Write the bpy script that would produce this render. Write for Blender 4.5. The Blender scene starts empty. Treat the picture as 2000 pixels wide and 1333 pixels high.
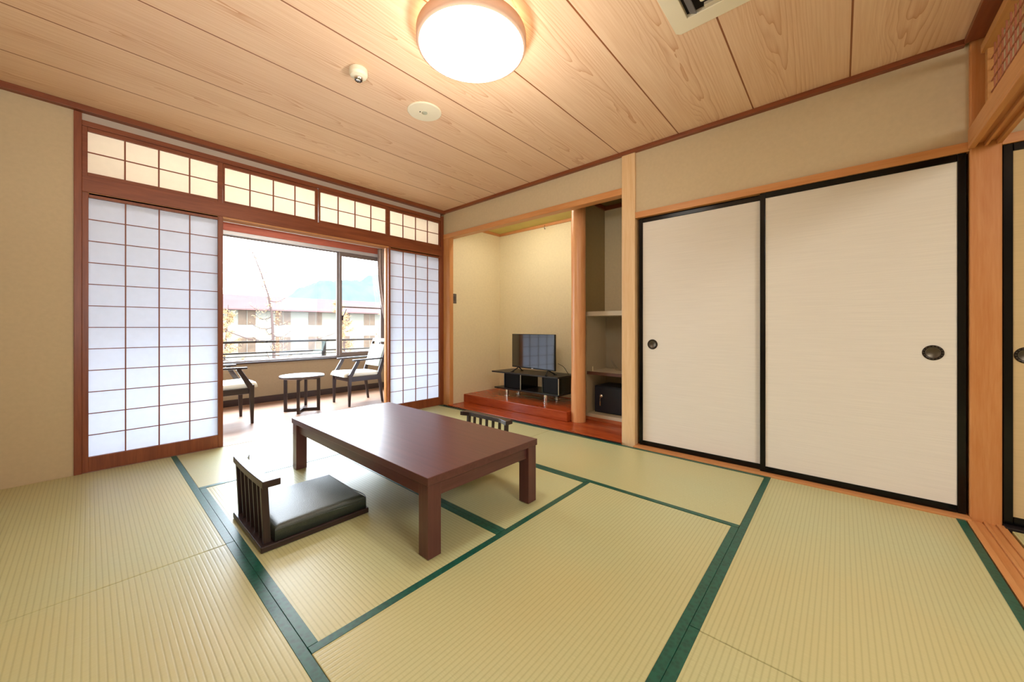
import bpy, bmesh, math, random
from mathutils import Vector, Matrix
random.seed(7)
sc = bpy.context.scene
C = sc.collection
PI = math.pi

# ------------------------------------------------------------------ node helpers
def lin(c):
    return tuple(((v/255.)/12.92 if v/255. <= .04045 else ((v/255.+.055)/1.055)**2.4) for v in c) + (1.,)

class NT:
    def __init__(s, name):
        s.m = bpy.data.materials.new(name); s.m.use_nodes = True
        s.t = s.m.node_tree; s.t.nodes.clear()
        s.out = s.t.nodes.new('ShaderNodeOutputMaterial')
    def n(s, typ, ins=None, **kw):
        nd = s.t.nodes.new(typ)
        for k, v in kw.items(): setattr(nd, k, v)
        for k, v in (ins or {}).items():
            if isinstance(v, bpy.types.NodeSocket): s.t.links.new(v, nd.inputs[k])
            else: nd.inputs[k].default_value = v
        return nd
    def math(s, op, a, b=0.0, c=None):
        ins = {0: a, 1: b}
        if c is not None: ins[2] = c
        return s.n('ShaderNodeMath', ins, operation=op).outputs[0]
    def ramp(s, fac, stops):
        nd = s.n('ShaderNodeValToRGB', {0: fac})
        el = nd.color_ramp.elements
        while len(el) < len(stops): el.new(.5)
        for e, (p, c) in zip(el, stops): e.position = p; e.color = c
        return nd.outputs[0]
    def mix(s, fac, a, b, blend='MIX'):
        nd = s.n('ShaderNodeMix', data_type='RGBA', blend_type=blend)
        for k, v in ((0, fac), (6, a), (7, b)):
            if isinstance(v, bpy.types.NodeSocket): s.t.links.new(v, nd.inputs[k])
            else: nd.inputs[k].default_value = v
        return nd.outputs[2]
    def coord(s): return s.n('ShaderNodeTexCoord').outputs['Object']
    def bsdf(s, color, rough=.5, spec=.5, bump=None, bstr=.1, bdist=.01, metal=0., coat=0., sheen=0.):
        p = s.n('ShaderNodeBsdfPrincipled')
        for k, v in (('Base Color', color), ('Roughness', rough), ('Specular IOR Level', spec), ('Metallic', metal), ('Coat Weight', coat)):
            if isinstance(v, bpy.types.NodeSocket): s.t.links.new(v, p.inputs[k])
            else: p.inputs[k].default_value = v
        if coat: p.inputs['Coat Roughness'].default_value = .12
        if bump is not None:
            b = s.n('ShaderNodeBump', {'Strength': bstr, 'Distance': bdist, 'Height': bump})
            s.t.links.new(b.outputs[0], p.inputs['Normal'])
        s.t.links.new(p.outputs[0], s.out.inputs[0])
        return p

def plain(name, rgb, rough=.5, spec=.5, metal=0., var=.04, coat=0., scale=6.):
    s = NT(name)
    nz = s.n('ShaderNodeTexNoise', {'Vector': s.coord(), 'Scale': scale, 'Detail': 3.})
    c = lin(rgb)
    d = tuple(v*(1-var) for v in c[:3])+(1,); l = tuple(min(1, v*(1+var)) for v in c[:3])+(1,)
    s.bsdf(s.ramp(nz.outputs[0], [(.3, d), (.7, l)]), rough, spec, metal=metal, coat=coat)
    return s.m

def wood(name, rgb, rgb2, axis='z', rough=.4, spec=.5, scale=1., coat=0., stretch=14.):
    s = NT(name)
    sc3 = {'x': (1, stretch, stretch), 'y': (stretch, 1, stretch), 'z': (stretch, stretch, 1)}[axis]
    mp = s.n('ShaderNodeMapping', {0: s.coord(), 'Scale': tuple(v*scale for v in sc3)})
    a = s.n('ShaderNodeTexNoise', {'Vector': mp.outputs[0], 'Scale': 1.6, 'Detail': 4., 'Roughness': .6, 'Distortion': .6})
    b = s.n('ShaderNodeTexNoise', {'Vector': mp.outputs[0], 'Scale': 9., 'Detail': 2.})
    f = s.math('ADD', s.math('MULTIPLY', a.outputs[0], .72), s.math('MULTIPLY', b.outputs[0], .28))
    col = s.ramp(f, [(.34, lin(rgb2)), (.62, lin(rgb))])
    s.bsdf(col, rough, spec, bump=f, bstr=.04, bdist=.003, coat=coat)
    return s.m

def ceiling_wood():
    s = NT('cedar_ceiling_boards')
    sp = s.n('ShaderNodeSeparateXYZ', {0: s.coord()})
    x, y = sp.outputs[0], sp.outputs[1]
    yy = s.math('DIVIDE', s.math('ADD', y, .044+5.15), .515)
    idx = s.math('FLOOR', yy)
    v = s.math('SUBTRACT', s.math('FRACT', yy), .5)           # -.5 .. .5 across the board
    rnd = s.n('ShaderNodeTexWhiteNoise', {'W': idx}, noise_dimensions='1D')
    r = s.n('ShaderNodeSeparateColor', {0: rnd.outputs['Color']})
    # low frequency wander
    cmb = s.n('ShaderNodeCombineXYZ', {0: s.math('MULTIPLY', x, .55), 1: s.math('MULTIPLY', y, 3.2), 2: s.math('MULTIPLY', idx, 7.3)})
    nz = s.n('ShaderNodeTexNoise', {'Vector': cmb.outputs[0], 'Scale': 2.2, 'Detail': 2.5, 'Roughness': .55})
    wob = s.math('SUBTRACT', nz.outputs[0], .5)
    vc = s.math('ADD', s.math('SUBTRACT', v, s.math('MULTIPLY', s.math('SUBTRACT', r.outputs[0], .5), .35)), s.math('MULTIPLY', wob, .22))
    q = s.math('ADD', s.math('MULTIPLY', x, .09), s.math('ADD', s.math('MULTIPLY', r.outputs[1], .3), s.math('MULTIPLY', wob, .26)))
    rad = s.math('SQRT', s.math('ADD', s.math('MULTIPLY', vc, vc), s.math('MULTIPLY', s.math('MULTIPLY', q, q), .30)))
    fr = s.math('FRACT', s.math('MULTIPLY', rad, 44.))
    line = s.math('POWER', fr, 4.)
    # fade of the lines away from the heart, patchy
    cmb2 = s.n('ShaderNodeCombineXYZ', {0: s.math('MULTIPLY', x, .8), 1: s.math('MULTIPLY', y, 26.), 2: idx})
    fine = s.n('ShaderNodeTexNoise', {'Vector': cmb2.outputs[0], 'Scale': 3., 'Detail': 4.})
    amp = s.math('MAXIMUM', s.math('SUBTRACT', 1.0, s.math('MULTIPLY', s.math('ABSOLUTE', vc), 2.6)), .12)
    base = s.ramp(fine.outputs[0], [(.3, lin((222, 185, 149))), (.7, lin((234, 203, 170)))])
    tone = s.mix(s.math('MULTIPLY', r.outputs[2], .16), base, lin((214, 166, 132)))
    col = s.mix(s.math('MULTIPLY', s.math('MULTIPLY', line, amp), .66), tone, lin((182, 116, 68)))
    # groove between boards
    g = s.math('GREATER_THAN', s.math('ABSOLUTE', v), .4915)
    col = s.mix(g, col, lin((140, 84, 50)))
    s.bsdf(col, .42, .35, bump=s.math('SUBTRACT', 1., g), bstr=.5, bdist=.004)
    return s.m

def tatami(name, axis):
    s = NT(name)
    sp = s.n('ShaderNodeSeparateXYZ', {0: s.coord()})
    u, v = (sp.outputs[0], sp.outputs[1]) if axis == 'x' else (sp.outputs[1], sp.outputs[0])
    ph = s.math('MULTIPLY', v, 2*PI/.0175)
    w = s.math('ADD', s.math('MULTIPLY', s.math('SINE', ph), .5), .5)
    groove = s.math('POWER', w, 5.)
    rush = s.n('ShaderNodeCombineXYZ', {0: s.math('MULTIPLY', u, 520.), 1: s.math('MULTIPLY', v, 26.), 2: 0.})
    n1 = s.n('ShaderNodeTexNoise', {'Vector': rush.outputs[0], 'Scale': 1., 'Detail': 1.})
    n2 = s.n('ShaderNodeTexNoise', {'Vector': s.coord(), 'Scale': 2.2, 'Detail': 3.})
    base = s.ramp(n1.outputs[0], [(.25, lin((181, 182, 136))), (.75, lin((194, 196, 151)))])
    n3 = s.n('ShaderNodeTexNoise', {'Vector': s.n('ShaderNodeNewGeometry').outputs[0], 'Scale': .9, 'Detail': 2.})
    base = s.mix(s.math('MULTIPLY', n2.outputs[0], .3), base, lin((180, 179, 126)))
    base = s.mix(s.ramp(n3.outputs[0], [(.38, (0, 0, 0, 1)), (.62, (.55, .55, .55, 1))]), base, lin((194, 180, 126)))
    col = s.mix(s.math('MULTIPLY', groove, .30), base, lin((132, 126, 80)))
    s.bsdf(col, .36, .5, bump=s.math('SUBTRACT', s.math('MULTIPLY', n1.outputs[0], .25), groove), bstr=.22, bdist=.0012)
    return s.m

def cloth_tape():
    s = NT('green_tatami_border_cloth')
    br = s.n('ShaderNodeTexVoronoi', {'Vector': s.coord(), 'Scale': 60.})
    col = s.ramp(br.outputs[0], [(.2, lin((8, 68, 54))), (.7, lin((14, 86, 70)))])
    s.bsdf(col, .38, .6, bump=br.outputs[0], bstr=.15, bdist=.001)
    return s.m

def paper(name, rgb, trans=.55, emit=0.):
    s = NT(name)
    nz = s.n('ShaderNodeTexNoise', {'Vector': s.coord(), 'Scale': 25., 'Detail': 4.})
    c = lin(rgb)
    col = s.ramp(nz.outputs[0], [(.3, tuple(v*.97 for v in c[:3])+(1,)), (.7, c)])
    d = s.n('ShaderNodeBsdfDiffuse', {0: col}); t = s.n('ShaderNodeBsdfTranslucent', {0: col})
    m = s.n('ShaderNodeMixShader', {0: trans, 1: d.outputs[0], 2: t.outputs[0]})
    s.t.links.new(m.outputs[0], s.out.inputs[0])
    return s.m

def fusuma_paper(name='fusuma_paper', rgb=(226, 220, 208)):
    s = NT(name)
    mp = s.n('ShaderNodeMapping', {0: s.coord(), 'Scale': (1, 3, 190)})
    nz = s.n('ShaderNodeTexNoise', {'Vector': mp.outputs[0], 'Scale': 1.2, 'Detail': 3.})
    c = lin(rgb)
    col = s.ramp(nz.outputs[0], [(.3, tuple(v*.93 for v in c[:3])+(1,)), (.7, c)])
    s.bsdf(col, .7, .2, bump=nz.outputs[0], bstr=.1, bdist=.001)
    return s.m

def emission(name, rgb, strength):
    s = NT(name)
    e = s.n('ShaderNodeEmission', {0: lin(rgb), 1: strength})
    s.t.links.new(e.outputs[0], s.out.inputs[0])
    return s.m

def glass():
    s = NT('window_glass')
    t = s.n('ShaderNodeBsdfTransparent', {0: (.97, .98, .98, 1)})
    g = s.n('ShaderNodeBsdfGlossy', {0: (1, 1, 1, 1), 'Roughness': .02})
    m = s.n('ShaderNodeMixShader', {0: .05, 1: t.outputs[0], 2: g.outputs[0]})
    s.t.links.new(m.outputs[0], s.out.inputs[0])
    return s.m

M = {}
M['ceil'] = ceiling_wood()
M['tat_x'] = tatami('tatami_rush_lengthwise', 'x'); M['tat_y'] = tatami('tatami_rush_crosswise', 'y')
M['tape'] = cloth_tape()
for a in 'xyz':
    M['cedar_'+a] = wood('cedar_'+a, (204, 146, 92), (190, 126, 72), a, .38, .4)      # pale orange timber of the right wall
    M['dark_'+a] = wood('reddish_cedar_'+a, (138, 76, 44), (116, 58, 32), a, .4, .4)   # shoji wall timber
    M['teak_'+a] = wood('lacquer_walnut_'+a, (98, 58, 55), (82, 46, 45), a, .32, .5, stretch=30.)
    M['ebony_'+a] = wood('ebony_stained_'+a, (52, 34, 31), (38, 25, 24), a, .32, .5)
M['post_sq'] = wood('lit_cedar_post', (224, 192, 148), (212, 174, 126), 'z', .38, .4)  # same cedar as the other posts; stronger light put into the colour
M['post'] = wood('alcove_post_cedar', (218, 160, 108), (204, 138, 88), 'z', .35, .45)
M['red'] = wood('red_lacquered_board', (172, 78, 36), (142, 56, 24), 'y', .22, .3, coat=0., stretch=8.)
M['kerb'] = wood('zelkova_kerb', (196, 118, 78), (150, 78, 44), 'y', .3, .5, scale=1.5)
M['engawa'] = wood('engawa_boards', (140, 104, 80), (120, 86, 62), 'x', .36, 1.0, stretch=9.)
M['wall'] = plain('beige_plaster', (196, 178, 145), .85, .15, var=.03, scale=40)
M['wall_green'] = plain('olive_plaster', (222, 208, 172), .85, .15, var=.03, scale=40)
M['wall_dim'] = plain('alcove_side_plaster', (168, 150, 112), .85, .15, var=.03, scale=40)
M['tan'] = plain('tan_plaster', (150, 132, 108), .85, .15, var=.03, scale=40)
M['whitepl'] = plain('grey_white_strip', (190, 176, 160), .8, .2)
M['paper'] = paper('shoji_paper', (226, 230, 238), .5)
M['paper_t'] = paper('transom_paper', (246, 240, 228), .55)
M['fusuma'] = fusuma_paper()
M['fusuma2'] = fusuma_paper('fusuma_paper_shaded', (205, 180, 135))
M['black'] = plain('black_lacquer', (6, 5, 6), .16, .3, var=.02)
M['blackm'] = plain('matte_black_board', (30, 25, 25), .35, .4, var=.05)
M['cubby'] = plain('shaded_cubby', (8, 9, 14), .5, .2)
M['screen'] = plain('tv_screen', (7, 7, 10), .06, 1., var=.0, coat=1.)
M['plastic_k'] = plain('black_plastic', (18, 18, 20), .35, .4)
M['chrome'] = plain('chrome', (225, 222, 218), .12, .5, metal=1., var=.02)
M['pull'] = plain('bronze_pull', (92, 84, 72), .4, .5, metal=.8)
M['pull_dark'] = plain('dark_pull_ring', (38, 30, 24), .35, .5, metal=.6)
M['white'] = plain('white_plastic', (226, 216, 190), .45, .4, var=.02)
M['offwhite'] = plain('cabinet_white', (196, 184, 160), .5, .3, var=.03)
M['safe'] = plain('safe_blue_black', (34, 38, 52), .4, .4)
M['cushion'] = plain('dark_green_leather', (52, 58, 50), .42, .5, var=.15, scale=180)
def leather():
    s = NT('dark_green_leather_grain'); v = s.n('ShaderNodeTexVoronoi', {'Vector': s.coord(), 'Scale': 260.})
    s.bsdf(s.ramp(v.outputs[0], [(.1, lin((44, 52, 44))), (.8, lin((58, 66, 58)))]), .38, .6, bump=v.outputs[0], bstr=.35, bdist=.002); return s.m
M['cushion'] = leather()
M['seat'] = plain('pale_vinyl_seat', (226, 222, 206), .35, .4, var=.03)
M['backpad'] = plain('pale_mint_vinyl', (206, 224, 216), .4, .4, var=.03)
M['alu'] = plain('bronze_aluminium', (120, 108, 104), .35, .5, metal=.3)
M['alu_l'] = plain('light_aluminium', (190, 188, 190), .4, .5, metal=.2)
M['rail'] = plain('brown_painted_steel', (38, 33, 31), .7, .1)
M['curtain'] = plain('brown_curtain', (158, 138, 130), .9, .1, var=.1, scale=30)
M['glass'] = glass()
M['lamp'] = emission('lamp_diffuser_glow', (255, 246, 234), 6.)
M['glow'] = emission('lamp_ring_glow', (255, 224, 182), 11.)
M['lampbody'] = plain('lamp_rim', (214, 176, 150), .5, .3, var=.01)
M['grey'] = plain('grey_louver', (96, 94, 92), .4, .4)
M['dkgrey'] = plain('dark_slot', (30, 25, 22), .7, .2)
M['switch'] = plain('grey_switch', (92, 84, 80), .4, .4)
M['metal_d'] = plain('dark_bracket', (60, 58, 56), .4, .4, metal=.5)
M['facade'] = plain('cream_facade', (102, 99, 90), .9, .1, var=.06, scale=.8)
M['roof'] = plain('faded_red_roof', (84, 65, 63), .9, .0, var=.05, scale=.6)
M['bwin'] = plain('building_window_glass', (72, 56, 42), .5, .2, var=.25, scale=2)
M['trunk'] = plain('larch_bark', (62, 50, 47), .9, .0)
M['needles'] = plain('orange_larch_needles', (136, 108, 76), .9, .1, var=.2, scale=3)
M['hill'] = plain('hazy_hill_forest', (64, 71, 75), 1., 0., var=.12, scale=.12)
M['ground'] = plain('pale_ground', (72, 71, 68), 1., 0.)
M['cable'] = plain('grey_cable', (170, 160, 145), .5, .3)

# ------------------------------------------------------------------ mesh helpers
class MB:
    def __init__(s): s.v = []; s.f = []; s.sm = []
    def raw(s, vs, fs, smooth=False):
        o = len(s.v); s.v += [tuple(v) for v in vs]
        for f in fs: s.f.append(tuple(i+o for i in f)); s.sm.append(smooth)
        return s
    def box(s, x0, x1, y0, y1, z0, z1):
        x0, x1 = sorted((x0, x1)); y0, y1 = sorted((y0, y1)); z0, z1 = sorted((z0, z1))
        return s.raw([(x0,y0,z0),(x1,y0,z0),(x1,y1,z0),(x0,y1,z0),(x0,y0,z1),(x1,y0,z1),(x1,y1,z1),(x0,y1,z1)],
              [(0,3,2,1),(4,5,6,7),(0,1,5,4),(1,2,6,5),(2,3,7,6),(3,0,4,7)])
    def bar(s, p, q, w0, d0, w1=None, d1=None, up=(0,1,0)):
        """tapered rectangular bar from p to q; w measured along `up`"""
        p = Vector(p); q = Vector(q); w1 = w0 if w1 is None else w1; d1 = d0 if d1 is None else d1
        z = (q-p).normalized(); a = Vector(up); a = (a - z*a.dot(z)).normalized(); b = z.cross(a)
        vs = []
        for c, w, d in ((p, w0, d0), (q, w1, d1)):
            for sa, sb in ((-1,-1),(1,-1),(1,1),(-1,1)): vs.append(c + a*(sa*w/2) + b*(sb*d/2))
        return s.raw(vs, [(0,3,2,1),(4,5,6,7),(0,1,5,4),(1,2,6,5),(2,3,7,6),(3,0,4,7)])
    def lathe(s, cx, cy, prof, n=48, smooth=True, cap=True):
        """prof: list of (r, z)"""
        vs = []
        for r, z in prof:
            for i in range(n): a = 2*PI*i/n; vs.append((cx+r*math.cos(a), cy+r*math.sin(a), z))
        fs = []
        for k in range(len(prof)-1):
            for i in range(n):
                j = (i+1) % n; fs.append((k*n+i, k*n+j, (k+1)*n+j, (k+1)*n+i))
        s.raw(vs, fs, smooth)
        if cap:
            s.raw(vs[:n], [tuple(range(n))[::-1]]); s.raw(vs[-n:], [tuple(range(n))])
        return s
    def lathe_x(s, x0, cy, cz, prof, n=40, smooth=True):
        """lathe about an axis along -x : prof (r, offset toward -x)"""
        vs = []
        for r, d in prof:
            for i in range(n): a = 2*PI*i/n; vs.append((x0-d, cy+r*math.cos(a), cz+r*math.sin(a)))
        fs = []
        for k in range(len(prof)-1):
            for i in range(n):
                j = (i+1) % n; fs.append((k*n+i, (k+1)*n+i, (k+1)*n+j, k*n+j))
        s.raw(vs, fs, smooth); s.raw(vs[-n:], [tuple(range(n))[::-1]]); return s
    def tube(s, pts, rads, n=8, smooth=True):
        pts = [Vector(p) for p in pts]
        if not hasattr(rads, '__len__'): rads = [rads]*len(pts)
        vs = []; ref = Vector((0, 0, 1))
        for i, p in enumerate(pts):
            t = (pts[min(i+1, len(pts)-1)]-pts[max(i-1, 0)]).normalized()
            a = t.cross(ref)
            if a.length < .05: a = t.cross(Vector((1, 0, 0)))
            a.normalize(); b = t.cross(a)
            for k in range(n):
                g = 2*PI*k/n; vs.append(p + (a*math.cos(g)+b*math.sin(g))*rads[i])
        fs = []
        for i in range(len(pts)-1):
            for k in range(n):
                j = (k+1) % n; fs.append((i*n+k, i*n+j, (i+1)*n+j, (i+1)*n+k))
        s.raw(vs, fs, smooth); s.raw(vs[:n], [tuple(range(n))[::-1]]); s.raw(vs[-n:], [tuple(range(n))])
        return s
    def build(s, name, mat, parent=None, bevel=0., seg=2, loc=None):
        me = bpy.data.meshes.new(name); me.from_pydata(s.v, [], s.f)
        me.polygons.foreach_set('use_smooth', s.sm); me.update()
        bm = bmesh.new(); bm.from_mesh(me); bmesh.ops.recalc_face_normals(bm, faces=bm.faces); bm.to_mesh(me); bm.free()
        me.materials.append(mat)
        o = bpy.data.objects.new(name, me); C.objects.link(o)
        if parent: o.parent = parent
        if loc: o.location = loc
        if bevel:
            b = o.modifiers.new('bevel', 'BEVEL'); b.width = bevel; b.segments = seg; b.limit_method = 'ANGLE'; b.harden_normals = False
        return o

def smooth_path(P, n=6):
    P = [Vector(p) for p in P]; out = []
    for i in range(len(P)-1):
        a, b, c, d = P[max(i-1, 0)], P[i], P[i+1], P[min(i+2, len(P)-1)]
        for k in range(n):
            t = k/n
            out.append(.5*((2*b)+(c-a)*t+(2*a-5*b+4*c-d)*t*t+(3*b-a-3*c+d)*t**3))
    out.append(P[-1]); return out
def box(name, x0, x1, y0, y1, z0, z1, mat, parent=None, bevel=0.):
    return MB().box(x0, x1, y0, y1, z0, z1).build(name, mat, parent, bevel)
def empty(name, loc=(0,0,0), rz=0.):
    o = bpy.data.objects.new(name, None); C.objects.link(o); o.location = loc; o.rotation_euler = (0,0,rz); o.empty_display_size = .1
    return o
def tag(o, label, cat=None, group=None, kind=None):
    o['label'] = label
    if cat: o['category'] = cat
    if group: o['group'] = group
    if kind: o['kind'] = kind
    return o
def struct(o, label, cat): return tag(o, label, cat, kind='structure')
def copy_tree(o, parent=None):
    c = o.copy(); C.objects.link(c); c.parent = parent
    for ch in list(o.children): copy_tree(ch, c)
    return c
_tn = [0]
def trim(x0, x1, y0, y1, z0, z1, mat, label, bevel=.002):
    _tn[0] += 1
    return struct(box('trim_%d' % _tn[0], x0, x1, y0, y1, z0, z1, mat, None, bevel), label, 'trim')

# ------------------------------------------------------------------ constants
XR, YB, XL, YN, HC = 3.18, 4.047, -.52, -.51, 2.615
WY = 6.03           # window wall of the veranda

# ------------------------------------------------------------------ floors
struct(box('floor', XL-1.55, XR+.16, -4.25, YB+.15, -.16, -.056, M['blackm']), 'sub-floor below the tatami mats', 'floor')
struct(box('floor_veranda', XL-.1, 3.75, YB+.10, WY+.02, -.08, 0.0, M['engawa']), 'glossy wooden veranda floor beyond the sliding doors', 'floor')

def mat_(x0, x1, y0, y1, axis, tapes, label, g=.0015):
    cx, cy = (x0+x1)/2, (y0+y1)/2
    r = empty('tatami_mat', (cx, cy, -.05))
    m = MB().box(x0+g-cx, x1-g-cx, y0+g-cy, y1-g-cy, 0., .05).build('rush_cover', M['tat_'+axis], r, .003)
    for t in tapes:
        w = .034; e = .0008
        if t == 'x0': b = (x0+g-e, x0+w, y0+g, y1-g)
        if t == 'x1': b = (x1-w, x1-g+e, y0+g, y1-g)
        if t == 'y0': b = (x0+g, x1-g, y0+g-e, y0+w)
        if t == 'y1': b = (x0+g, x1-g, y1-w, y1-g+e)
        MB().box(b[0]-cx, b[1]-cx, b[2]-cy, b[3]-cy, .004, .0518).build('cloth_border', M['tape'], r, .001)
    tag(r, label, 'tatami mat', 'tatami mats of the floor')
    return r
xa, xb, xc, xd = .4663, 1.3842, 2.2263, 3.126
ya, yb, yc, yd, ye = .3962, 1.2956, 2.2119, 3.09, 4.045
mat_(XL+.01, xa, yc, ye, 'y', ['x1'], 'tatami mat reaching the left shoji door and beige wall, green border on its right')
mat_(XL+.01, xa, ya, yc, 'y', ['x1'], 'tatami mat at the lower left edge of the photo with green border on its right')
mat_(xa, xb, yb, yd, 'y', ['x0', 'x1'], 'tatami mat under the nearer floor chair and left table legs')
mat_(xb, xc, yb, yd, 'y', ['x0', 'x1'], 'tatami mat under the right half of the low table')
mat_(xa, xc, yd, ye, 'x', ['y0'], 'glaring tatami mat lying across the open veranda doorway')
mat_(xa, xc, ya, yb, 'x', ['y0', 'y1'], 'large ribbed tatami mat in the foreground between low table and camera')
mat_(xc, xd, ya, yc, 'y', ['x0', 'x1'], 'greenish tatami mat along the left cream sliding door and square post')
mat_(xc, xd, yc, ye, 'y', ['x0', 'x1'], 'tatami mat in front of the alcove behind the farther floor chair')
mat_(xb, xd, YN+.005, ya, 'x', ['y0', 'y1'], 'ribbed tatami mat at the lower right beside the grooved door sill')
mat_(XL+.01, xb, YN+.005, ya, 'x', ['y0', 'y1'], 'tatami mat at the bottom edge of the photo, only its corner showing')
mat_(1.35, 3.12, -1.56, -.655, 'x', ['y0'], 'tatami mat of the next room, a green sliver right of the square post')

# ------------------------------------------------------------------ ceiling
struct(box('ceiling', XL-.05, XR+.11, YN-.12, YB+.12, HC, HC+.05, M['ceil']), 'cedar board ceiling with cathedral grain', 'ceiling')
struct(box('ceiling_next_room', XL-1.5, 3.3, -4.2, -.63, HC, HC+.05, M['ceil']), 'board ceiling of the next room', 'ceiling')
struct(box('ceiling_veranda', XL-.1, 3.75, YB+.13, WY+.1, 2.56, 2.62, M['wall']), 'veranda ceiling', 'ceiling')

# ------------------------------------------------------------------ shoji wall (y = YB)
D = M['dark_x']; DZ = M['dark_z']
struct(box('wall_back', XL-.05, -.074, YB, YB+.12, -.05, HC, M['wall']), 'beige plaster wall left of the shoji doors', 'wall')
trim(-.074, -.036, YB-.012, YB+.12, -.0, 2.57, DZ, 'reddish post at the left end of the shoji wall')
trim(3.136, 3.18, YB-.006, YB+.12, 0., 2.55, DZ, 'reddish post edge in the far corner')
trim(XL, 3.18, YB-.045, YB+.12, 2.574, HC, D, 'reddish ceiling moulding over the shoji wall')
struct(box('wall_back_strip', -.036, 3.136, YB+.012, YB+.1, 2.52, 2.574, M['whitepl']), 'thin pale strip above the transom windows', 'wall')
trim(-.036, 3.136, YB-.004, YB+.1, 2.483, 2.521, D, 'upper rail above the transom windows')
trim(-.036, 3.136, YB-.012, YB+.1, 2.012, 2.128, D, 'wide reddish lintel between transoms and shoji doors')
# grooved underside of lintel
g = MB()
for k in range(4): g.box(-.036, 3.136, YB+.0+k*.034, YB+.008+k*.034, 1.998, 2.012)
_tn[0] += 1
struct(g.build('trim_%d' % _tn[0], M['cedar_x']), 'pale grooved track under the lintel', 'trim')
# sill
trim(-.036, 3.136, YB, YB+.10, -.05, .002, M['engawa'], 'wooden sill track below the shoji doors')

def lattice(parent, x0, x1, z0, z1, nx, nz, y, bw=.0075, mat=None, bz=.0055):
    m = MB()
    for i in range(1, nx):
        x = x0+(x1-x0)*i/nx; m.box(x-bw/2, x+bw/2, y-.004, y+.006, z0, z1)
    for k in range(1, nz):
        z = z0+(z1-z0)*k/nz; m.box(x0, x1, y-.003, y+.005, z-bz/2, z+bz/2)
    return m.build('lattice', mat or M['dark_z'], parent)

def shoji(name, x0, x1, label, gl0, gl1):
    r = empty(name, (0, 0, 0))
    y0, y1 = YB-.002, YB+.036
    fr = MB()
    fr.box(x0, gl0, y0, y1, .003, 2.011); fr.box(gl1, x1, y0, y1, .003, 2.011)
    fr.box(gl0, gl1, y0+.002, y1, .003, .108); fr.box(gl0, gl1, y0+.002, y1, 1.978, 2.011)
    fr.build('frame', M['dark_z'], r, .002)
    lattice(r, gl0, gl1, .108, 1.978, 4, 12, YB+.014)
    MB().box(gl0, gl1, YB+.022, YB+.0228, .108, 1.978).build('paper', M['paper'], r)
    return struct(r, label, 'sliding door')
shoji('door_1', -.036, .772, 'left shoji door with white paper grid closing the doorway', -.005, .737)
shoji('door_2', 2.362, 3.136, 'right shoji door with white paper grid beside the alcove', 2.386, 3.112)
# edge of the door stacked behind the right one, its light painted pale
trim(2.350, 2.40, YB+.042, YB+.085, .003, 2.0, M['cedar_z'], 'edge of the shoji door parked behind the right one, painted pale as lit')
trim(.735, .775, YB+.042, YB+.085, .003, 2.0, M['ebony_z'], 'dark edge of the shoji door parked behind the left one')

wins = [(-.036, .77, -.009, .737), (.773, 1.565, .787, 1.540), (1.570, 2.368, 1.585, 2.330), (2.373, 3.136, 2.389, 3.118)]
for i, (a, b, g0, g1) in enumerate(wins):
    r = empty('window_%d' % (i+2))
    y0 = YB+(.0 if i % 2 == 0 else .012)
    fr = MB()
    fr.box(a, g0, y0, y0+.03, 2.128, 2.482); fr.box(g1, b, y0, y0+.03, 2.128, 2.482)
    fr.box(g0, g1, y0+.001, y0+.03, 2.128, 2.156); fr.box(g0, g1, y0+.001, y0+.03, 2.452, 2.482)
    fr.build('frame', M['dark_x'], r, .002)
    lattice(r, g0, g1, 2.156, 2.452, 4, 2, y0+.012, bw=.009, bz=.007)
    MB().box(g0, g1, y0+.02, y0+.0208, 2.156, 2.452).build('paper', M['paper_t'], r)
    struct(r, ['leftmost transom window with cream paper above left shoji door', 'transom window second from the left above the open doorway',
               'transom window second from the right above the open doorway', 'rightmost transom window with cream paper above right shoji door'][i], 'transom window')

# ------------------------------------------------------------------ right wall (x = XR)
O, OY = M['cedar_z'], M['cedar_y']
struct(box('wall_right', XR+.012, XR+.10, -.527, 1.42, 2.055, HC, M['wall']), 'beige plaster band above the cream sliding doors', 'wall')
struct(box('wall_right_alcove', XR+.012, XR+.10, 1.42, YB+.02, 2.30, HC, M['wall']), 'beige plaster band above the alcove beam', 'wall')
trim(XR-.028, XR+.1, YN, YB, 2.584, HC, M['dark_y'], 'ceiling moulding over the right wall')
trim(XR-.008, XR+.11, 1.356, 1.480, -.03, 2.590, M['post_sq'], 'square cedar post between alcove and cream sliding doors', .004)
trim(XR-.004, XR+.09, 1.480, YB, 2.243, 2.303, OY, 'cedar beam across the top of the alcove', .004)
trim(XR-.002, XR+.06, 3.912, YB, 0.0, 2.243, O, 'cedar post in the far corner of the alcove', .003)
trim(XR-.006, XR+.10, -.527, 1.356, 2.004, 2.056, OY, 'cedar lintel above the cream sliding doors')
trim(3.128, XR+.10, -.527, 1.356, -.05, .010, OY, 'cedar threshold below the cream sliding doors')
trim(XR-.012, XR+.11, -.637, -.527, -.03, 2.60, wood('orange_corner_post', (198, 138, 84), (184, 118, 64), 'z', .38, .35), 'square cedar post at the right corner of the room', .006)

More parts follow.
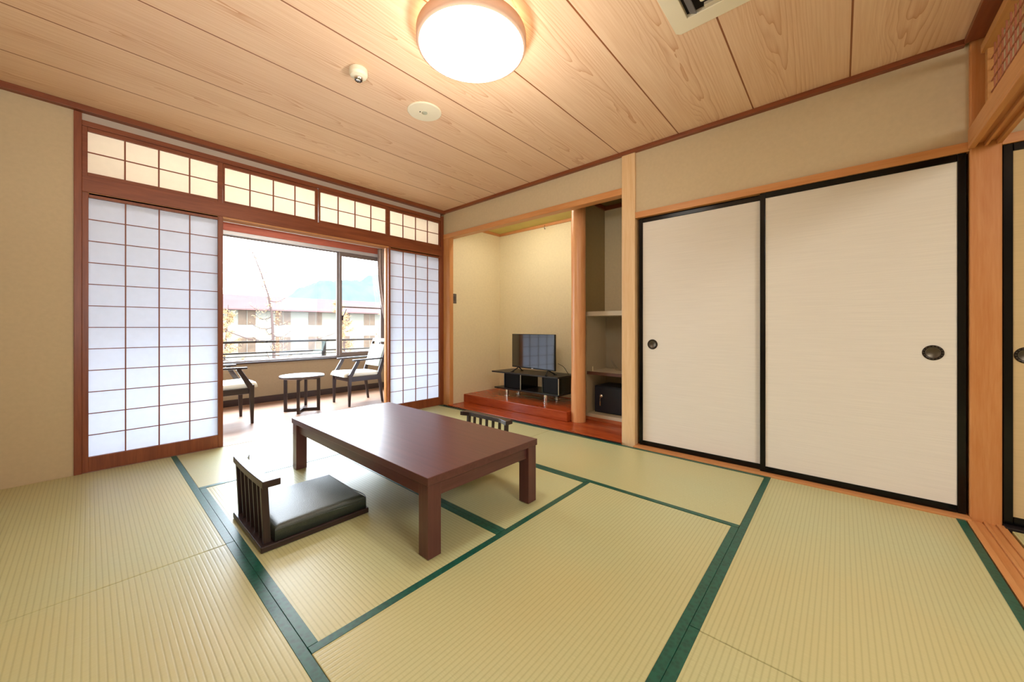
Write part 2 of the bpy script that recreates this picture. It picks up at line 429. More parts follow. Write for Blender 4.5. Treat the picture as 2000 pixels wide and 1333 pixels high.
def fusuma(name, x, y0, y1, label, hy, mat, z0=.012, z1=2.003, fl_=.033):
    r = empty(name)
    fr = MB(); d = .022
    fr.box(x, x+d, y0, y0+fl_, z0, z1); fr.box(x, x+d, y1-fl_, y1, z0, z1)
    fr.box(x, x+d, y0+fl_, y1-fl_, z0, z0+.04); fr.box(x, x+d, y0+fl_, y1-fl_, z1-.04, z1)
    fr.build('frame', M['black'], r, .003)
    MB().box(x+.006, x+.016, y0+fl_-.002, y1-fl_+.002, z0+.038, z1-.038).build('paper_panel', mat, r)
    h = MB().lathe_x(x+.0065, hy, .897, [(.043, 0.), (.043, .003), (.040, .005), (.033, .004), (.031, .0025), (.0, .0022)], 48).build('door_pull', M['pull_dark'], r)
    MB().lathe_x(x+.0045, hy, .897, [(.031, 0.), (.031, .0022), (.029, .003), (.027, .0008), (.0, .0008)], 40).build('pull_cup', M['pull'], h)
    m = MB()
    for k in range(16):
        a = 2*PI*k/16
        m.box(x+.0005, x+.0016, hy+.037*math.cos(a)-.003, hy+.037*math.cos(a)+.003, .897+.037*math.sin(a)-.0022, .897+.037*math.sin(a)+.0022)
    m.build('gilt_ornament', M['pull'], h)
    return struct(r, label, 'sliding door')
fusuma('door_3', XR+.034, .395, 1.337, 'cream sliding door with black frame next to the square post, pull on its left', 1.22, M['fusuma'])
fusuma('door_4', XR+.004, -.518, .435, 'large cream sliding door with black frame at right, pull on its right', -.396, M['fusuma'])
fusuma('door_5', XR+.004, -1.56, -.642, 'sliding door of the next room, dark frame at the right photo edge', -.72, M['fusuma2'])

struct(box('wall_light_stop', XR+.102, XR+.16, -4.2, 1.40, -.1, HC+.05, M['wall_dim']), 'unseen board added behind the cream sliding doors against light leaks', 'wall')  # added out of sight to block sky light behind the doors
struct(box('wall_corner_filler', XR+.002, XR+.13, YB+.0, YB+.2, -.05, HC+.05, M['wall_dim']), 'unseen filler added in the far corner against a light leak', 'wall')  # added to close a light leak in the corner
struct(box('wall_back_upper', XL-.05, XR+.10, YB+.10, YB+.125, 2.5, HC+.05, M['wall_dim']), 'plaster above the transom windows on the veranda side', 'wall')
# ------------------------------------------------------------------ alcove
NY, NX = 3.93, 4.17
struct(box('wall_alcove_left', XR+.06, NX+.05, NY, NY+.08, -.05, 2.55, M['wall_green']), 'plaster side wall of the alcove', 'wall')
struct(box('wall_alcove_back', NX, NX+.08, 1.45, NY+.05, -.05, 2.75, M['wall_green']), 'plaster back wall of the alcove', 'wall')
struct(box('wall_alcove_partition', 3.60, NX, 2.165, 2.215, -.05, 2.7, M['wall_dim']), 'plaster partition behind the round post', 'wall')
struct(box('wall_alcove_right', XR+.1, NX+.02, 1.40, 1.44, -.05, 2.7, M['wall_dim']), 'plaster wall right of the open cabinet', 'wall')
struct(box('ceiling_alcove', XR+.09, NX, 2.20, NY, 2.475, 2.53, plain('alcove_ceiling_mat', (206, 190, 118), .7, .2)), 'woven straw coloured ceiling of the alcove', 'ceiling')
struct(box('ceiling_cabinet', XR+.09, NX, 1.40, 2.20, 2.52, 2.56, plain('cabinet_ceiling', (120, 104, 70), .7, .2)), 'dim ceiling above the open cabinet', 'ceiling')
trim(NX-.02, NX, 2.215, NY, 2.437, 2.475, OY, 'cedar moulding at top of alcove back wall')
trim(XR+.09, NX-.02, NY-.02, NY, 2.437, 2.475, M['cedar_x'], 'cedar moulding at top of alcove side wall')
trim(NX-.02, NX, 1.44, 2.165, 2.47, 2.52, M['dark_y'], 'dark moulding above the open cabinet')
trim(3.62, NX-.02, 2.145, 2.165, 2.47, 2.52, M['dark_x'], 'dark moulding on the partition above the cabinet')
struct(box('floor_alcove', 3.16, 3.76, 1.478, 3.935, -.05, .012, M['red'], None, .003), 'glossy red-brown board in front of the alcove', 'floor')
trim(3.134, 3.160, 1.478, 3.99, -.05, .006, M['blackm'], 'dark edge strip between tatami and red board', .001)
struct(box('floor_platform', 3.44, NX, 2.236, NY-.0, .012, .122, M['red'], None, .006), 'raised red-brown lacquered alcove platform under the television stand', 'platform')
# round post, slightly irregular
pm = MB(); n = 40; prof = []
for k in range(26):
    z = .012+k*(2.50-.012)/25; prof.append((.079+.0012*math.sin(z*7)+.0008*math.sin(z*19+1), z))
pm.lathe(3.565, 2.168, prof, n)
_tn[0] += 1
struct(pm.build('trim_%d' % _tn[0], M['post']), 'round natural cedar post at the corner of the alcove', 'post')

# open cabinet
cab = empty('open_cabinet', (3.70, 1.80, .012))
def cb(name, x0, x1, y0, y1, z0, z1, mat, bevel=.001, par=None):
    return MB().box(x0-3.70, x1-3.70, y0-1.80, y1-1.80, z0-.012, z1-.012).build(name, mat, par or cab, bevel)
cb('side_panel', 3.70, 4.16, 2.140, 2.163, .05, 1.172, M['offwhite'])
cb('side_panel', 3.70, 4.16, 1.442, 1.465, .05, 1.172, M['offwhite'])
cb('top_panel', 3.695, 4.16, 1.442, 2.163, 1.172, 1.222, M['offwhite'])
cb('bottom_panel', 3.695, 4.16, 1.465, 2.140, .05, .085, M['offwhite'])
sh = cb('shelf', 3.705, 4.15, 1.465, 2.140, .520, .552, M['offwhite'])
cb('shelf_edge', 3.699, 3.705, 1.465, 2.140, .518, .553, plain('brown_shelf_edge', (92, 62, 50), .5, .3), .0005, sh)
cb('back_panel', 4.15, 4.165, 1.442, 2.163, .05, 1.172, plain('grey_cabinet_back', (160, 148, 126), .6, .2))
cb('kerb', 3.70, 3.74, 1.442, 2.163, .012, .05, M['kerb'])
tag(cab, 'grey-white open cabinet with one shelf between round post and square post', 'cabinet')
# safe
sf = empty('safe', (3.98, 1.86, .085))
MB().box(-.17, .165, -.235, .245, .0, .30).build('body', M['safe'], sf, .008, 3)
dr = MB().box(-.180, -.17, -.222, .232, .012, .288).build('door', M['safe'], sf, .004)
MB().lathe_x(-.180, .155, .19, [(.020, 0), (.020, .006), (.015, .010), (.008, .010), (.006, .014), (.0, .014)], 24).build('keyhole', M['chrome'], dr)
ky = MB().box(-.212, -.194, .1535, .1565, .176, .204)
ky.tube([(-.205, .155, .176), (-.205, .158, .155), (-.204, .156, .13)], .0035, 6)
ky.box(-.208, -.201, .150, .162, .085, .132)
ky.build('key', M['chrome'], dr)
tag(sf, 'dark blue-black safe with hanging key on the cabinet floor', 'safe')
# cable on the shelf
pts = [(4.12, 1.62, .560), (4.05, 1.75, .575), (3.98, 1.86, .560), (4.04, 1.96, .562), (4.10, 2.02, .60), (4.13, 2.06, .66), (4.08, 1.98, .60), (3.98, 1.88, .566), (3.90, 1.80, .560), (3.85, 1.66, .562)]
o = MB().tube(smooth_path([(p[0], p[1], p[2]-.0035) for p in pts]), .0035, 8).build('cable', M['cable'])
tag(o, 'loose pale cable lying on the cabinet shelf', 'cable')
o = MB().lathe(3.76, 2.10, [(.006, .552), (.006, .60), (.004, .605)], 12).build('cable_plug', M['white'])
tag(o, 'small white plug standing at the left end of the cabinet shelf', 'plug')

# light switch on alcove side wall
sw = empty('wall_switch', (3.267, NY, 1.437))
MB().box(-.038, .038, -.008, 0, -.066, .066).build('cover_plate', M['switch'], sw, .003)
MB().box(-.022, .022, -.011, -.007, -.030, .030).build('rocker', plain('switch_rocker', (78, 72, 70), .4, .4), sw, .002)
tag(sw, 'small grey switch plate on the alcove side wall', 'switch')
# hook
hk = MB().tube([(NX, 3.055, 2.452), (NX-.03, 3.055, 2.448), (NX-.035, 3.055, 2.42), (NX-.026, 3.055, 2.40), (NX-.012, 3.055, 2.408)], .004, 8)
tag(hk.build('wall_hook', M['metal_d']), 'tiny dark hook at top of the alcove back wall', 'hook')

# ------------------------------------------------------------------ tv stand
ST = empty('tv_stand', (3.85, 3.06, .122))
def sb(name, x0, x1, y0, y1, z0, z1, mat, par=None, bevel=.002):
    return MB().box(x0-3.85, x1-3.85, y0-3.06, y1-3.06, z0-.122, z1-.122).build(name, mat, par or ST, bevel)
def boardpoly(x0, x1, y0, y1, z0, z1, name):
    # top board with angled left end
    vs = [(x0, y0), (x0, y1), (x1, y1-.04), (x1, y0)]
    m = MB(); V = [(a-3.85, b-3.06, z0-.122) for a, b in vs]+[(a-3.85, b-3.06, z1-.122) for a, b in vs]
    m.raw(V, [(0,1,2,3), (4,7,6,5), (0,4,5,1), (1,5,6,2), (2,6,7,3), (3,7,4,0)])
    return m.build(name, M['blackm'], ST, .002)
boardpoly(3.645, 4.06, 2.50, 3.585, .436, .455, 'top_board')
boardpoly(3.655, 4.06, 2.50, 3.545, .222, .240, 'lower_shelf')
for (a, b) in ((3.085, 3.375), (2.50, 2.745)):
    bx = MB()
    for (x0, x1, y0, y1, z0, z1) in ((3.665, 4.03, a, a+.016, .240, .436), (3.665, 4.03, b-.016, b, .240, .436), (4.015, 4.03, a+.016, b-.016, .24, .436), (3.665, 4.03, a+.016, b-.016, .24, .25)):
        bx.box(x0-3.85, x1-3.85, y0-3.06, y1-3.06, z0-.122, z1-.122)
    cmpt = bx.build('compartment', M['black'], ST, .001)
    sb('shaded_opening', 3.672, 3.678, a+.017, b-.017, .252, .434, M['cubby'], cmpt, .001)  # dark sheet painting the shade inside the open compartment
    MB().tube([(3.657-3.85, a-3.06-.006, .242-.122), (3.657-3.85, a-3.06-.006, .436-.122)], .005, 12).build('chrome_rod', M['chrome'], ST)
for (x, y) in ((3.735, 3.385), (3.735, 2.735), (3.98, 3.385), (3.98, 2.735)):
    MB().lathe(x-3.85, y-3.06, [(.040, 0), (.040, .005), (.025, .0055), (.025, .094), (.031, .0945), (.031, .100)], 40, smooth=False).build('leg', M['chrome'], ST)
tag(ST, 'low black television stand with chrome legs on the alcove platform', 'tv stand')

TV = empty('television', (3.752, 2.955, .456), math.radians(-7.))
MB().box(-.012, .014, -.385, .385, .058, .503).build('bezel', M['plastic_k'], TV, .004)
MB().box(.014, .05, -.24, .24, .09, .36).build('rear_housing', M['plastic_k'], TV, .01)
MB().box(-.0135, -.0115, -.377, .377, .075, .497).build('screen', M['screen'], TV)
MB().box(-.0145, -.0118, -.022, .012, .062, .069).build('badge', M['chrome'], TV)
for s_ in (-1, 1):
    f = MB(); y = s_*.27
    f.tube([(-.085, y+.03*s_, .006), (-.02, y, .05), (.0, y, .066)], [.008, .008, .009], 8)
    f.tube([(.095, y+.03*s_, .006), (.02, y, .05), (.0, y, .066)], [.008, .008, .009], 8)
    f.box(-.10, -.06, y+.02*s_, y+.045*s_, 0, .008); f.box(.07, .11, y+.02*s_, y+.045*s_, 0, .008)
    f.build('foot', M['plastic_k'], TV)
tag(TV, 'black flat television on splayed feet reflecting the shoji grid', 'television')
o = MB().tube(smooth_path([(3.80, 2.60, .60), (3.86, 2.56, .56), (3.90, 2.54, .50), (3.93, 2.53, .459)]), .003, 6).build('power_cord', M['plastic_k'])
tag(o, 'thin black cord behind the right edge of the television', 'cord')

# ------------------------------------------------------------------ low table
T = empty('low_table', (1.387, 2.208, .002))
tx0, tx1, ty0, ty1, tz = -.397, .397, -.838, .842, .370
MB().box(tx0, tx1, ty0, ty1, tz-.038, tz).build('tabletop', M['teak_y'], T, .003, 3)
L = .072
for (sx, sy) in ((-1,-1), (1,-1), (-1,1), (1,1)):
    x = (tx0+.006+L/2) if sx < 0 else (tx1-.006-L/2); y = (ty0+.006+L/2) if sy < 0 else (ty1-.006-L/2)
    MB().box(x-L/2, x+L/2, y-L/2, y+L/2, 0, tz-.038).build('leg', M['teak_z'], T, .002)
for (x0, x1, y0, y1, mt) in ((tx0+.022, tx0+.042, ty0+.078, ty1-.078, 'teak_y'), (tx1-.042, tx1-.022, ty0+.078, ty1-.078, 'teak_y'),
                        (tx0+.078, tx1-.078, ty0+.022, ty0+.042, 'teak_x'), (tx0+.078, tx1-.078, ty1-.042, ty1-.022, 'teak_x')):
    MB().box(x0, x1, y0, y1, tz-.105, tz-.038).build('apron', M[mt], T, .001)
tag(T, 'large dark red-brown low table standing in the middle of the tatami', 'table')

# ------------------------------------------------------------------ legless floor chairs (back toward -x, seat toward +x)
def floor_chair():
    r = empty('floor_chair')
    E_ = M['ebony_y']
    b = MB().box(-.265, .255, -.250, .250, .0, .028); b.build('base', M['ebony_x'], r, .004)
    # cushion: rounded pad
    nx_, ny_ = 36, 36; V = []; r_ = .030
    def edge(t): return t*t*(3-2*t) if 0 <= t <= 1 else (0 if t < 0 else 1)
    x0_, x1_, y0_, y1_ = -.205, .245, -.238, .240
    gx = [x0_+(x1_-x0_)*(.5-.5*math.cos(PI*i/nx_)) for i in range(nx_+1)]; gy = [y0_+(y1_-y0_)*(.5-.5*math.cos(PI*i/ny_)) for i in range(ny_+1)]
    for x in gx:
        for y in gy:
            d = min(x-x0_, x1_-x, y-y0_, y1_-y); dome = (1-((x-.02)/.225)**2)*(1-(y/.24)**2)
            k = min(1, d/r_); V.append((x, y, .080+.018*math.sqrt(max(0, 1-(1-k)**2))+.012*max(0, dome)))
    n1_ = ny_+1; nt_ = len(V)
    V += [(x, y, .028) for (x, y, z) in V]
    F = [(i*n1_+j, (i+1)*n1_+j, (i+1)*n1_+j+1, i*n1_+j+1) for i in range(nx_) for j in range(ny_)]
    for i in range(nx_):
        for j in (0, ny_): a = i*n1_+j; F.append((a, a+n1_, nt_+a+n1_, nt_+a))
    for j in range(ny_):
        for i in (0, nx_): a = i*n1_+j; F.append((a, a+1, nt_+a+1, nt_+a))
    F += [(nt_+i*n1_+j, nt_+i*n1_+j+1, nt_+(i+1)*n1_+j+1, nt_+(i+1)*n1_+j) for i in range(nx_) for j in range(ny_)]
    cm_ = MB().raw(V, F, True)
    c = cm_.build('cushion', M['cushion'], r)
    MB().tube(smooth_path([(x0_+.004, y0_+.001, .079), (0, y0_-.0005, .0795), (x1_-.004, y0_+.001, .079), (x1_+.0005, 0, .0795), (x1_-.004, y1_-.001, .079)], 8), .0022, 6).build('seam_piping', M['cushion'], c)
    # back posts and slats, leaning back slightly
    H = .300
    def bx(z): return -.232-(z-.028)*.045
    ys = [-.215+.430*i/6 for i in range(7)]
    for i, y in enumerate(ys):
        w = .022 if i in (0, 6) else .012
        m = MB().bar((bx(.028), y, .028), (bx(H), y, H), w, .030 if i in (0, 6) else .023)
        m.build('back_post' if i in (0, 6) else 'slat', M['ebony_z'], r, .0015)
    # crest rail, plan-curved with forward-turned ends
    out = []; inn = []
    N = 20
    for i in range(N+1):
        t = -1+2*i/N; y = t*.262
        x = bx(H) + .006*(abs(t)**2.2) + .0
        e_ = max(0, (abs(t)-.62)/.38); e_ = e_*e_*(3-2*e_)
        inn.append((x+.024+.028*e_, y)); out.append((x-.024, y))
    m = MB(); V = []
    for z in (H, H+.032):
        for p in out: V.append((p[0], p[1], z))
        for p in inn: V.append((p[0], p[1], z))
    K = 2*(N+1); n1 = N+1; F = []
    for i in range(N):
        F += [(i, i+1, n1+i+1, n1+i), (K+i, K+n1+i, K+n1+i+1, K+i+1), (i, K+i, K+i+1, i+1), (n1+i, n1+i+1, K+n1+i+1, K+n1+i)]
    F += [(0, n1, K+n1, K), (N, K+N, K+n1+N, n1+N)]
    m.raw(V, F); m.build('crest_rail', E_, r, .003)
    return r
fc = floor_chair(); fc.location = (.783, 2.238, .002)
tag(fc, 'dark slatted legless floor chair with green-black cushion left of low table', 'floor chair', 'legless floor chairs at the low table')
fc2 = copy_tree(fc); fc2.location = (1.885, 2.15, .002); fc2.rotation_euler.z = PI
tag(fc2, 'floor chair behind the low table, only its back rail and slats showing', 'floor chair', 'legless floor chairs at the low table')

# ------------------------------------------------------------------ veranda
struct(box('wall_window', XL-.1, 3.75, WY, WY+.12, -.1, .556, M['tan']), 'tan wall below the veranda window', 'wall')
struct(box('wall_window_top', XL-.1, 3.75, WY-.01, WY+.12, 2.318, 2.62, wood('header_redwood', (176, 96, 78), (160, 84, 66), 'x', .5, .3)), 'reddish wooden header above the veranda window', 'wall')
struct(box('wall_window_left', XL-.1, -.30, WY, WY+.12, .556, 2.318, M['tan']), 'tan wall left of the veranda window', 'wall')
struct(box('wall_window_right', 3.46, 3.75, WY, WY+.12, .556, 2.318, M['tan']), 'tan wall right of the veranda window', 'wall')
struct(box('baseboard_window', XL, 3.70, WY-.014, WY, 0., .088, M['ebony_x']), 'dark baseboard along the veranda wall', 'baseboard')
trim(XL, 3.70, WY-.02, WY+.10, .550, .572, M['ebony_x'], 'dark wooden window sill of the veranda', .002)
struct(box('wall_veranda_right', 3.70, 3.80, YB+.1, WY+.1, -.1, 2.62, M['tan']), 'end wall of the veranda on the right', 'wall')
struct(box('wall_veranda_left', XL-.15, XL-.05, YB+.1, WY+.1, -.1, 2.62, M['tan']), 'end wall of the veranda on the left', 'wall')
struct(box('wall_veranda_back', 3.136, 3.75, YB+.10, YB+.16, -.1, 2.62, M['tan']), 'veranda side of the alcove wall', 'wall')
w1 = empty('window_1')
fr = MB(); A = M['alu']
fr.box(-.30, 3.46, WY+.02, WY+.08, .572, .590)
fr.box(-.30, -.26, WY+.02, WY+.08, .572, 2.318); fr.box(3.42, 3.46, WY+.02, WY+.08, .572, 2.318)
fr.build('frame', A, w1, .002)
MB().box(-.30, 3.46, WY+.0, WY+.08, 2.268, 2.318).build('top_track', M['alu_l'], w1, .002)
s1 = MB(); s1.box(2.632, 2.668, WY+.05, WY+.075, .59, 2.268); s1.box(-.26, 2.632, WY+.05, WY+.075, .59, .600); s1.box(-.26, 2.632, WY+.05, WY+.075, 2.25, 2.268)
s1.box(.80, .85, WY+.05, WY+.075, .6, 2.25)
sa = s1.build('fixed_sash', A, w1, .002)
s2 = MB(); s2.box(2.662, 2.703, WY+.02, WY+.045, .59, 2.268); s2.box(2.703, 3.42, WY+.02, WY+.045, .59, .645); s2.box(2.703, 3.42, WY+.02, WY+.045, 2.20, 2.268)
s2.box(3.38, 3.42, WY+.02, WY+.045, .645, 2.20); s2.box(2.703, 3.38, WY+.02, WY+.045, 1.37, 1.392)
sbb = s2.build('sliding_sash', A, w1, .002)
MB().box(-.26, 2.64, WY+.060, WY+.064, .6, 2.25).build('glass_pane', M['glass'], sa)
MB().box(2.70, 3.39, WY+.030, WY+.034, .64, 2.21).build('glass_pane', M['glass'], sbb)
MB().bar((2.705, WY+.012, 1.20), (2.755, WY-.01, 1.34), .014, .012).box(2.69, 2.715, WY+.0, WY+.02, 1.16, 1.24).build('latch', M['ebony_z'], sbb)
struct(w1, 'wide veranda window with bronze frame looking outdoors', 'window')

# curtain tied back at the right
def curtain():
    m = MB(); nu, nv = 60, 44; V = []
    for j in range(nv+1):
        z = .385+(2.40-.385)*j/nv
        # left edge and width vs height (tied at z ~ .95)
        t = (z-.95)
        if t > 0: k = min(1, t/1.2); xl = 3.455-.185*(1-(1-k)**1.8); 
        else: k = min(1, -t/.5); xl = 3.47-.11*k
        xr = 3.56
        for i in range(nu+1):
            u = i/nu; x = xl+(xr-xl)*u
            y = WY-.075+.024*math.sin(u*2*PI*5.5)*(.5+.5*min(1, abs(t)/.4))
            V.append((x, y, z))
    F = [(j*(nu+1)+i, j*(nu+1)+i+1, (j+1)*(nu+1)+i+1, (j+1)*(nu+1)+i) for j in range(nv) for i in range(nu)]
    m.raw(V, F, True); return m
cr = empty('curtain', (0, 0, 0))
cu = curtain().build('drape', M['curtain'], cr)
so = cu.modifiers.new('th', 'SOLIDIFY'); so.thickness = .004
MB().box(3.462, 3.57, WY-.112, WY-.106, .925, .965).build('tieback', M['curtain'], cr, .002)
MB().tube([(-.3, WY-.07, 2.415), (3.65, WY-.07, 2.415)], .009, 10).build('curtain_rail', M['alu_l'], cr)
tag(cr, 'dark brown curtain tied back at the right end of the veranda window', 'curtain')

# armchairs (face -x)
def armchair():
    r = empty('armchair')
    E_ = M['ebony_z']
    for s_ in (-1, 1):
        y = s_*.232
        f = MB().bar((-.232, y, 0), (-.225, y, .42), .026, .026, .034, .050)
        f.build('leg', E_, r, .004)
        a = MB().bar((-.225, y, .385), (-.105, y, .600), .030, .052, .026, .040); a.build('arm_support', E_, r, .004)
        ar = MB().bar((-.185, y, .606), (.285, y, .616), .052, .022, .036, .022); ar.build('armrest', E_, r, .005)
        yr = s_*.205
        b = MB().bar((.255, yr, 0), (.200, yr, .42), .026, .026, .030, .050); b.build('leg', E_, r, .004)
        p = MB().bar((.196, yr, .38), (.352, yr, .885), .028, .052, .024, .030); p.build('back_post', E_, r, .004)
        MB().box(-.21, .20, y-.012-.01*s_, y+.012-.01*s_, .325, .385).build('side_rail', M['ebony_x'], r, .003)
    MB().box(-.235, -.210, -.215, .215, .325, .378).build('front_rail', M['ebony_y'], r, .006)
    MB().box(.180, .205, -.19, .19, .325, .385).build('rear_rail', M['ebony_y'], r, .003)
    # seat pad: rounded, nose overhanging the front rail
    V = []; nx, ny = 14, 10
    def zt(u, v):
        e = min(1, min(v, 1-v)/.10); e2 = min(1, u/.10)
        return .455-.018*u-.030*(1-math.sqrt(max(0, 1-(1-e)**2)))-.034*(1-math.sqrt(max(0, 1-(1-e2)**2)))
    m = MB()
    T_ = [[None]*(ny+1) for _ in range(nx+1)]
    for i in range(nx+1):
        for j in range(ny+1):
            u = (i/nx)**1.4; v = j/ny
            hw = .232 - (.02*u) - .018*(1-min(1, u/.12))**2
            if .06 < u: hw = min(hw, .212)
            V.append((-.290+u*.49, -hw+2*hw*v, zt(u, v)))
    nt = len(V)
    for i in range(nx+1):
        for j in range(ny+1):
            x, y, z = V[i*(ny+1)+j]; V.append((x+(.02 if i == 0 else 0), y*.97, .385))
    F = [(i*(ny+1)+j, (i+1)*(ny+1)+j, (i+1)*(ny+1)+j+1, i*(ny+1)+j+1) for i in range(nx) for j in range(ny)]
    F += [(nt+i*(ny+1)+j, nt+i*(ny+1)+j+1, nt+(i+1)*(ny+1)+j+1, nt+(i+1)*(ny+1)+j) for i in range(nx) for j in range(ny)]
    for i in range(nx):
        for j in (0, ny): a = i*(ny+1)+j; b = a+ny+1; F.append((a, b, nt+b, nt+a))
    for j in range(ny):
        for i in (0, nx): a = i*(ny+1)+j; F.append((a, a+1, nt+a+1, nt+a))
    m.raw(V, F, True); m.build('seat_cushion', M['seat'], r)
    # back pad leaning with the posts
    pad = MB().bar((.212, 0, .50), (.305, 0, .800), .375, .040, .375, .034)
    pad.build('back_pad', M['backpad'], r, .014, 4)
    MB().bar((.325, 0, .842), (.342, 0, .885), .385, .024, .385, .020).build('head_rail', M['backpad'], r, .006)
    MB().bar((.312, 0, .805), (.318, 0, .830), .045, .014).build('rail_spacer', M['ebony_z'], r, .002)
    return r
ac = armchair(); ac.location = (2.49, 5.075, 0)
tag(ac, 'dark wooden armchair with pale seat right of the round table by the window', 'armchair', 'veranda armchairs')
ac2 = copy_tree(ac); ac2.location = (.94, 5.04, 0); ac2.rotation_euler.z = PI
tag(ac2, 'dark wooden armchair half hidden behind the left shoji door, facing the round table', 'armchair', 'veranda armchairs')

RT = empty('round_table', (1.765, 5.065, 0), math.radians(58))
MB().lathe(0, 0, [(.238, .418), (.250, .422), (.250, .446), (.246, .450), (0, .4502)], 64).build('tabletop', plain('dark_gloss_top', (66, 46, 42), .3, 1., var=.02), RT)
for k in range(4):
    a = k*PI/2; c, s_ = math.cos(a), math.sin(a)
    MB().bar((.185*c, .185*s_, 0), (.185*c, .185*s_, .420), .030, .036, up=(-s_, c, 0)).build('leg', M['ebony_z'], RT, .002)
    MB().bar((.0, .0, .018+.0005*k), (.17*c, .17*s_, .018+.0005*k), .030, .034, up=(-s_, c, 0)).build('cross_foot', M['ebony_x'], RT, .001)
    MB().bar((.0, .0, .404), (.17*c, .17*s_, .404), .026, .026, up=(-s_, c, 0)).build('top_brace', M['ebony_x'], RT, .001)
tag(RT, 'small round dark table with cross foot between the two armchairs', 'table')

# ------------------------------------------------------------------ sill, beam and lattice toward next room (y ~ -.51 .. -.64)
s_ = MB(); s_.box(XL, XR-.012, -.645, YN, -.05, -.006)
for (a, b) in ((-.535, YN), (-.585, -.573), (-.645, -.617)): s_.box(XL, XR-.012, a, b, -.006, .002)
_tn[0] += 1
struct(s_.build('trim_%d' % _tn[0], M['cedar_x'], None, .001), 'grooved cedar door sill toward the next room', 'trim')
s_ = MB(); s_.box(XL, XR-.012, -.637, -.520, 2.035, 2.118)
for (a, b) in ((-.545, -.520), (-.588, -.575), (-.637, -.617)): s_.box(XL, XR-.012, a, b, 2.012, 2.035)
_tn[0] += 1
struct(s_.build('trim_%d' % _tn[0], M['cedar_x'], None, .002), 'grooved cedar lintel toward the next room', 'trim')
trim(XL, XR-.03, -.62, -.505, 2.585, HC, M['dark_x'], 'dark ceiling moulding above the lattice')
lw = empty('window_6')
f = MB()
f.box(3.105, 3.145, -.605, -.575, 2.118, 2.585)
f.box(XL, 3.145, -.600, -.560, 2.50, 2.545); f.box(XL, 3.105, -.605, -.575, 2.118, 2.150)
f.build('frame', wood('pale_lattice_frame', (202, 150, 92), (184, 130, 74), 'x', .4, .4), lw, .002)
m = MB(); x = 3.06
while x > 1.2:
    m.box(x-.0028, x+.0028, -.594, -.588, 2.150, 2.50); x -= .060
for k in range(1, 6): z = 2.150+.35*k/6; m.box(1.2, 3.105, -.592, -.587, z-.0028, z+.0028)
m.build('lattice', wood('rosy_lattice', (176, 112, 84), (156, 92, 66), 'z', .5, .3), lw)
struct(lw, 'open lattice transom of pale wood at the upper right corner', 'transom window')
struct(box('wall_next_room_right', XR+.012, XR+.10, -4.2, -.637, 2.055, HC, M['wall']), 'plaster above the next room sliding door', 'wall')
trim(XR-.006, XR+.10, -4.2, -.637, 2.004, 2.056, OY, 'cedar lintel above the next room sliding door')
trim(XR-.05, XR+.10, -4.2, -.640, -.05, .008, M['blackm'], 'dark threshold below the next room sliding door')
struct(box('wall_next_room_side', XR+.03, XR+.10, -4.2, -1.56, 0, 2.004, M['wall']), 'side wall of the next room', 'wall')
struct(box('wall_near', XL-1.5, 3.3, -4.25, -4.2, -.05, HC, M['wall']), 'far wall of the next room behind the camera', 'wall')
struct(box('wall_left', XL-.06, XL, YN, YB+.1, -.05, HC, M['wall']), 'beige plaster wall on the left of the room', 'wall')
struct(box('wall_next_room_left', XL-1.56, XL-1.5, -4.2, YN, -.05, HC, M['wall']), 'left wall of the next room', 'wall')
struct(box('wall_next_room_return', XL-1.5, XL, YN-.06, YN, -.05, HC, M['wall']), 'return wall of the next room', 'wall')
struct(box('floor_next_room', XL-1.5, 3.12, -4.2, -1.562, -.055, -.0, M['tat_x']), 'tatami floor of the next room', 'floor')
struct(box('floor_next_room_edge', XL-1.5, 1.348, -1.56, -.66, -.055, -.0, M['tat_x']), 'tatami floor of the next room near the sill', 'floor')

# ------------------------------------------------------------------ ceiling fixtures
CL = empty('ceiling_light', (1.335, 1.46, HC))
z0, z1 = -.112, -.045
MB().lathe(0, 0, [(.272, z0+.006), (.283, z0+.012), (.286, z0+.022), (.286, z1), (.272, z1)], 72, cap=False).build('rim', M['lampbody'], CL)
MB().lathe(0, 0, [(0.0, z0), (.20, z0+.0005), (.262, z0+.004), (.2735, z0+.010)], 72, cap=False).build('diffuser', M['lamp'], CL)
MB().lathe(0, 0, [(.235, z1), (.235, 0)], 60, cap=False).build('halo_ring', M['glow'], CL)
MB().lathe(0, 0, [(.272, z1-.002), (.0, z1-.002)], 60, cap=False).build('top_plate', M['lampbody'], CL)
tag(CL, 'round glowing ceiling light with warm halo', 'ceiling light')

SD = empty('smoke_detector', (1.085, 2.205, HC))
MB().lathe(0, 0, [(.050, 0), (.053, -.004), (.053, -.030), (.046, -.044), (.030, -.050), (.026, -.050), (.0, -.050)], 64, smooth=False, cap=False).build('housing', M['white'], SD)
sen = MB().lathe(0, 0, [(.025, -.050), (.025, -.060), (.020, -.066), (0, -.066)], 28, cap=False).build('sensor_cage', M['chrome'], SD)
m = MB()
for k in range(10): a = 2*PI*k/10; m.box(.0185*math.cos(a)-.0026, .0185*math.cos(a)+.0026, .0185*math.sin(a)-.0026, .0185*math.sin(a)+.0026, -.0685, -.064)
m.build('vent_slots', M['dkgrey'], sen)
tag(SD, 'small cream fire detector projecting from the ceiling left of the light', 'detector')
EL = empty('emergency_light', (1.612, 2.270, HC+.001))
MB().lathe(0, 0, [(.121, 0), (.121, -.006), (.115, -.010), (.0, -.012)], 72, smooth=False, cap=False).build('cover_disc', M['white'], EL)
MB().lathe(0, 0, [(.020, -.011), (.020, -.015), (.016, -.015), (.013, -.013), (0, -.015)], 28, cap=False).build('lens', plain('lens_glass', (190, 190, 160), .1, .6, metal=.4), EL)
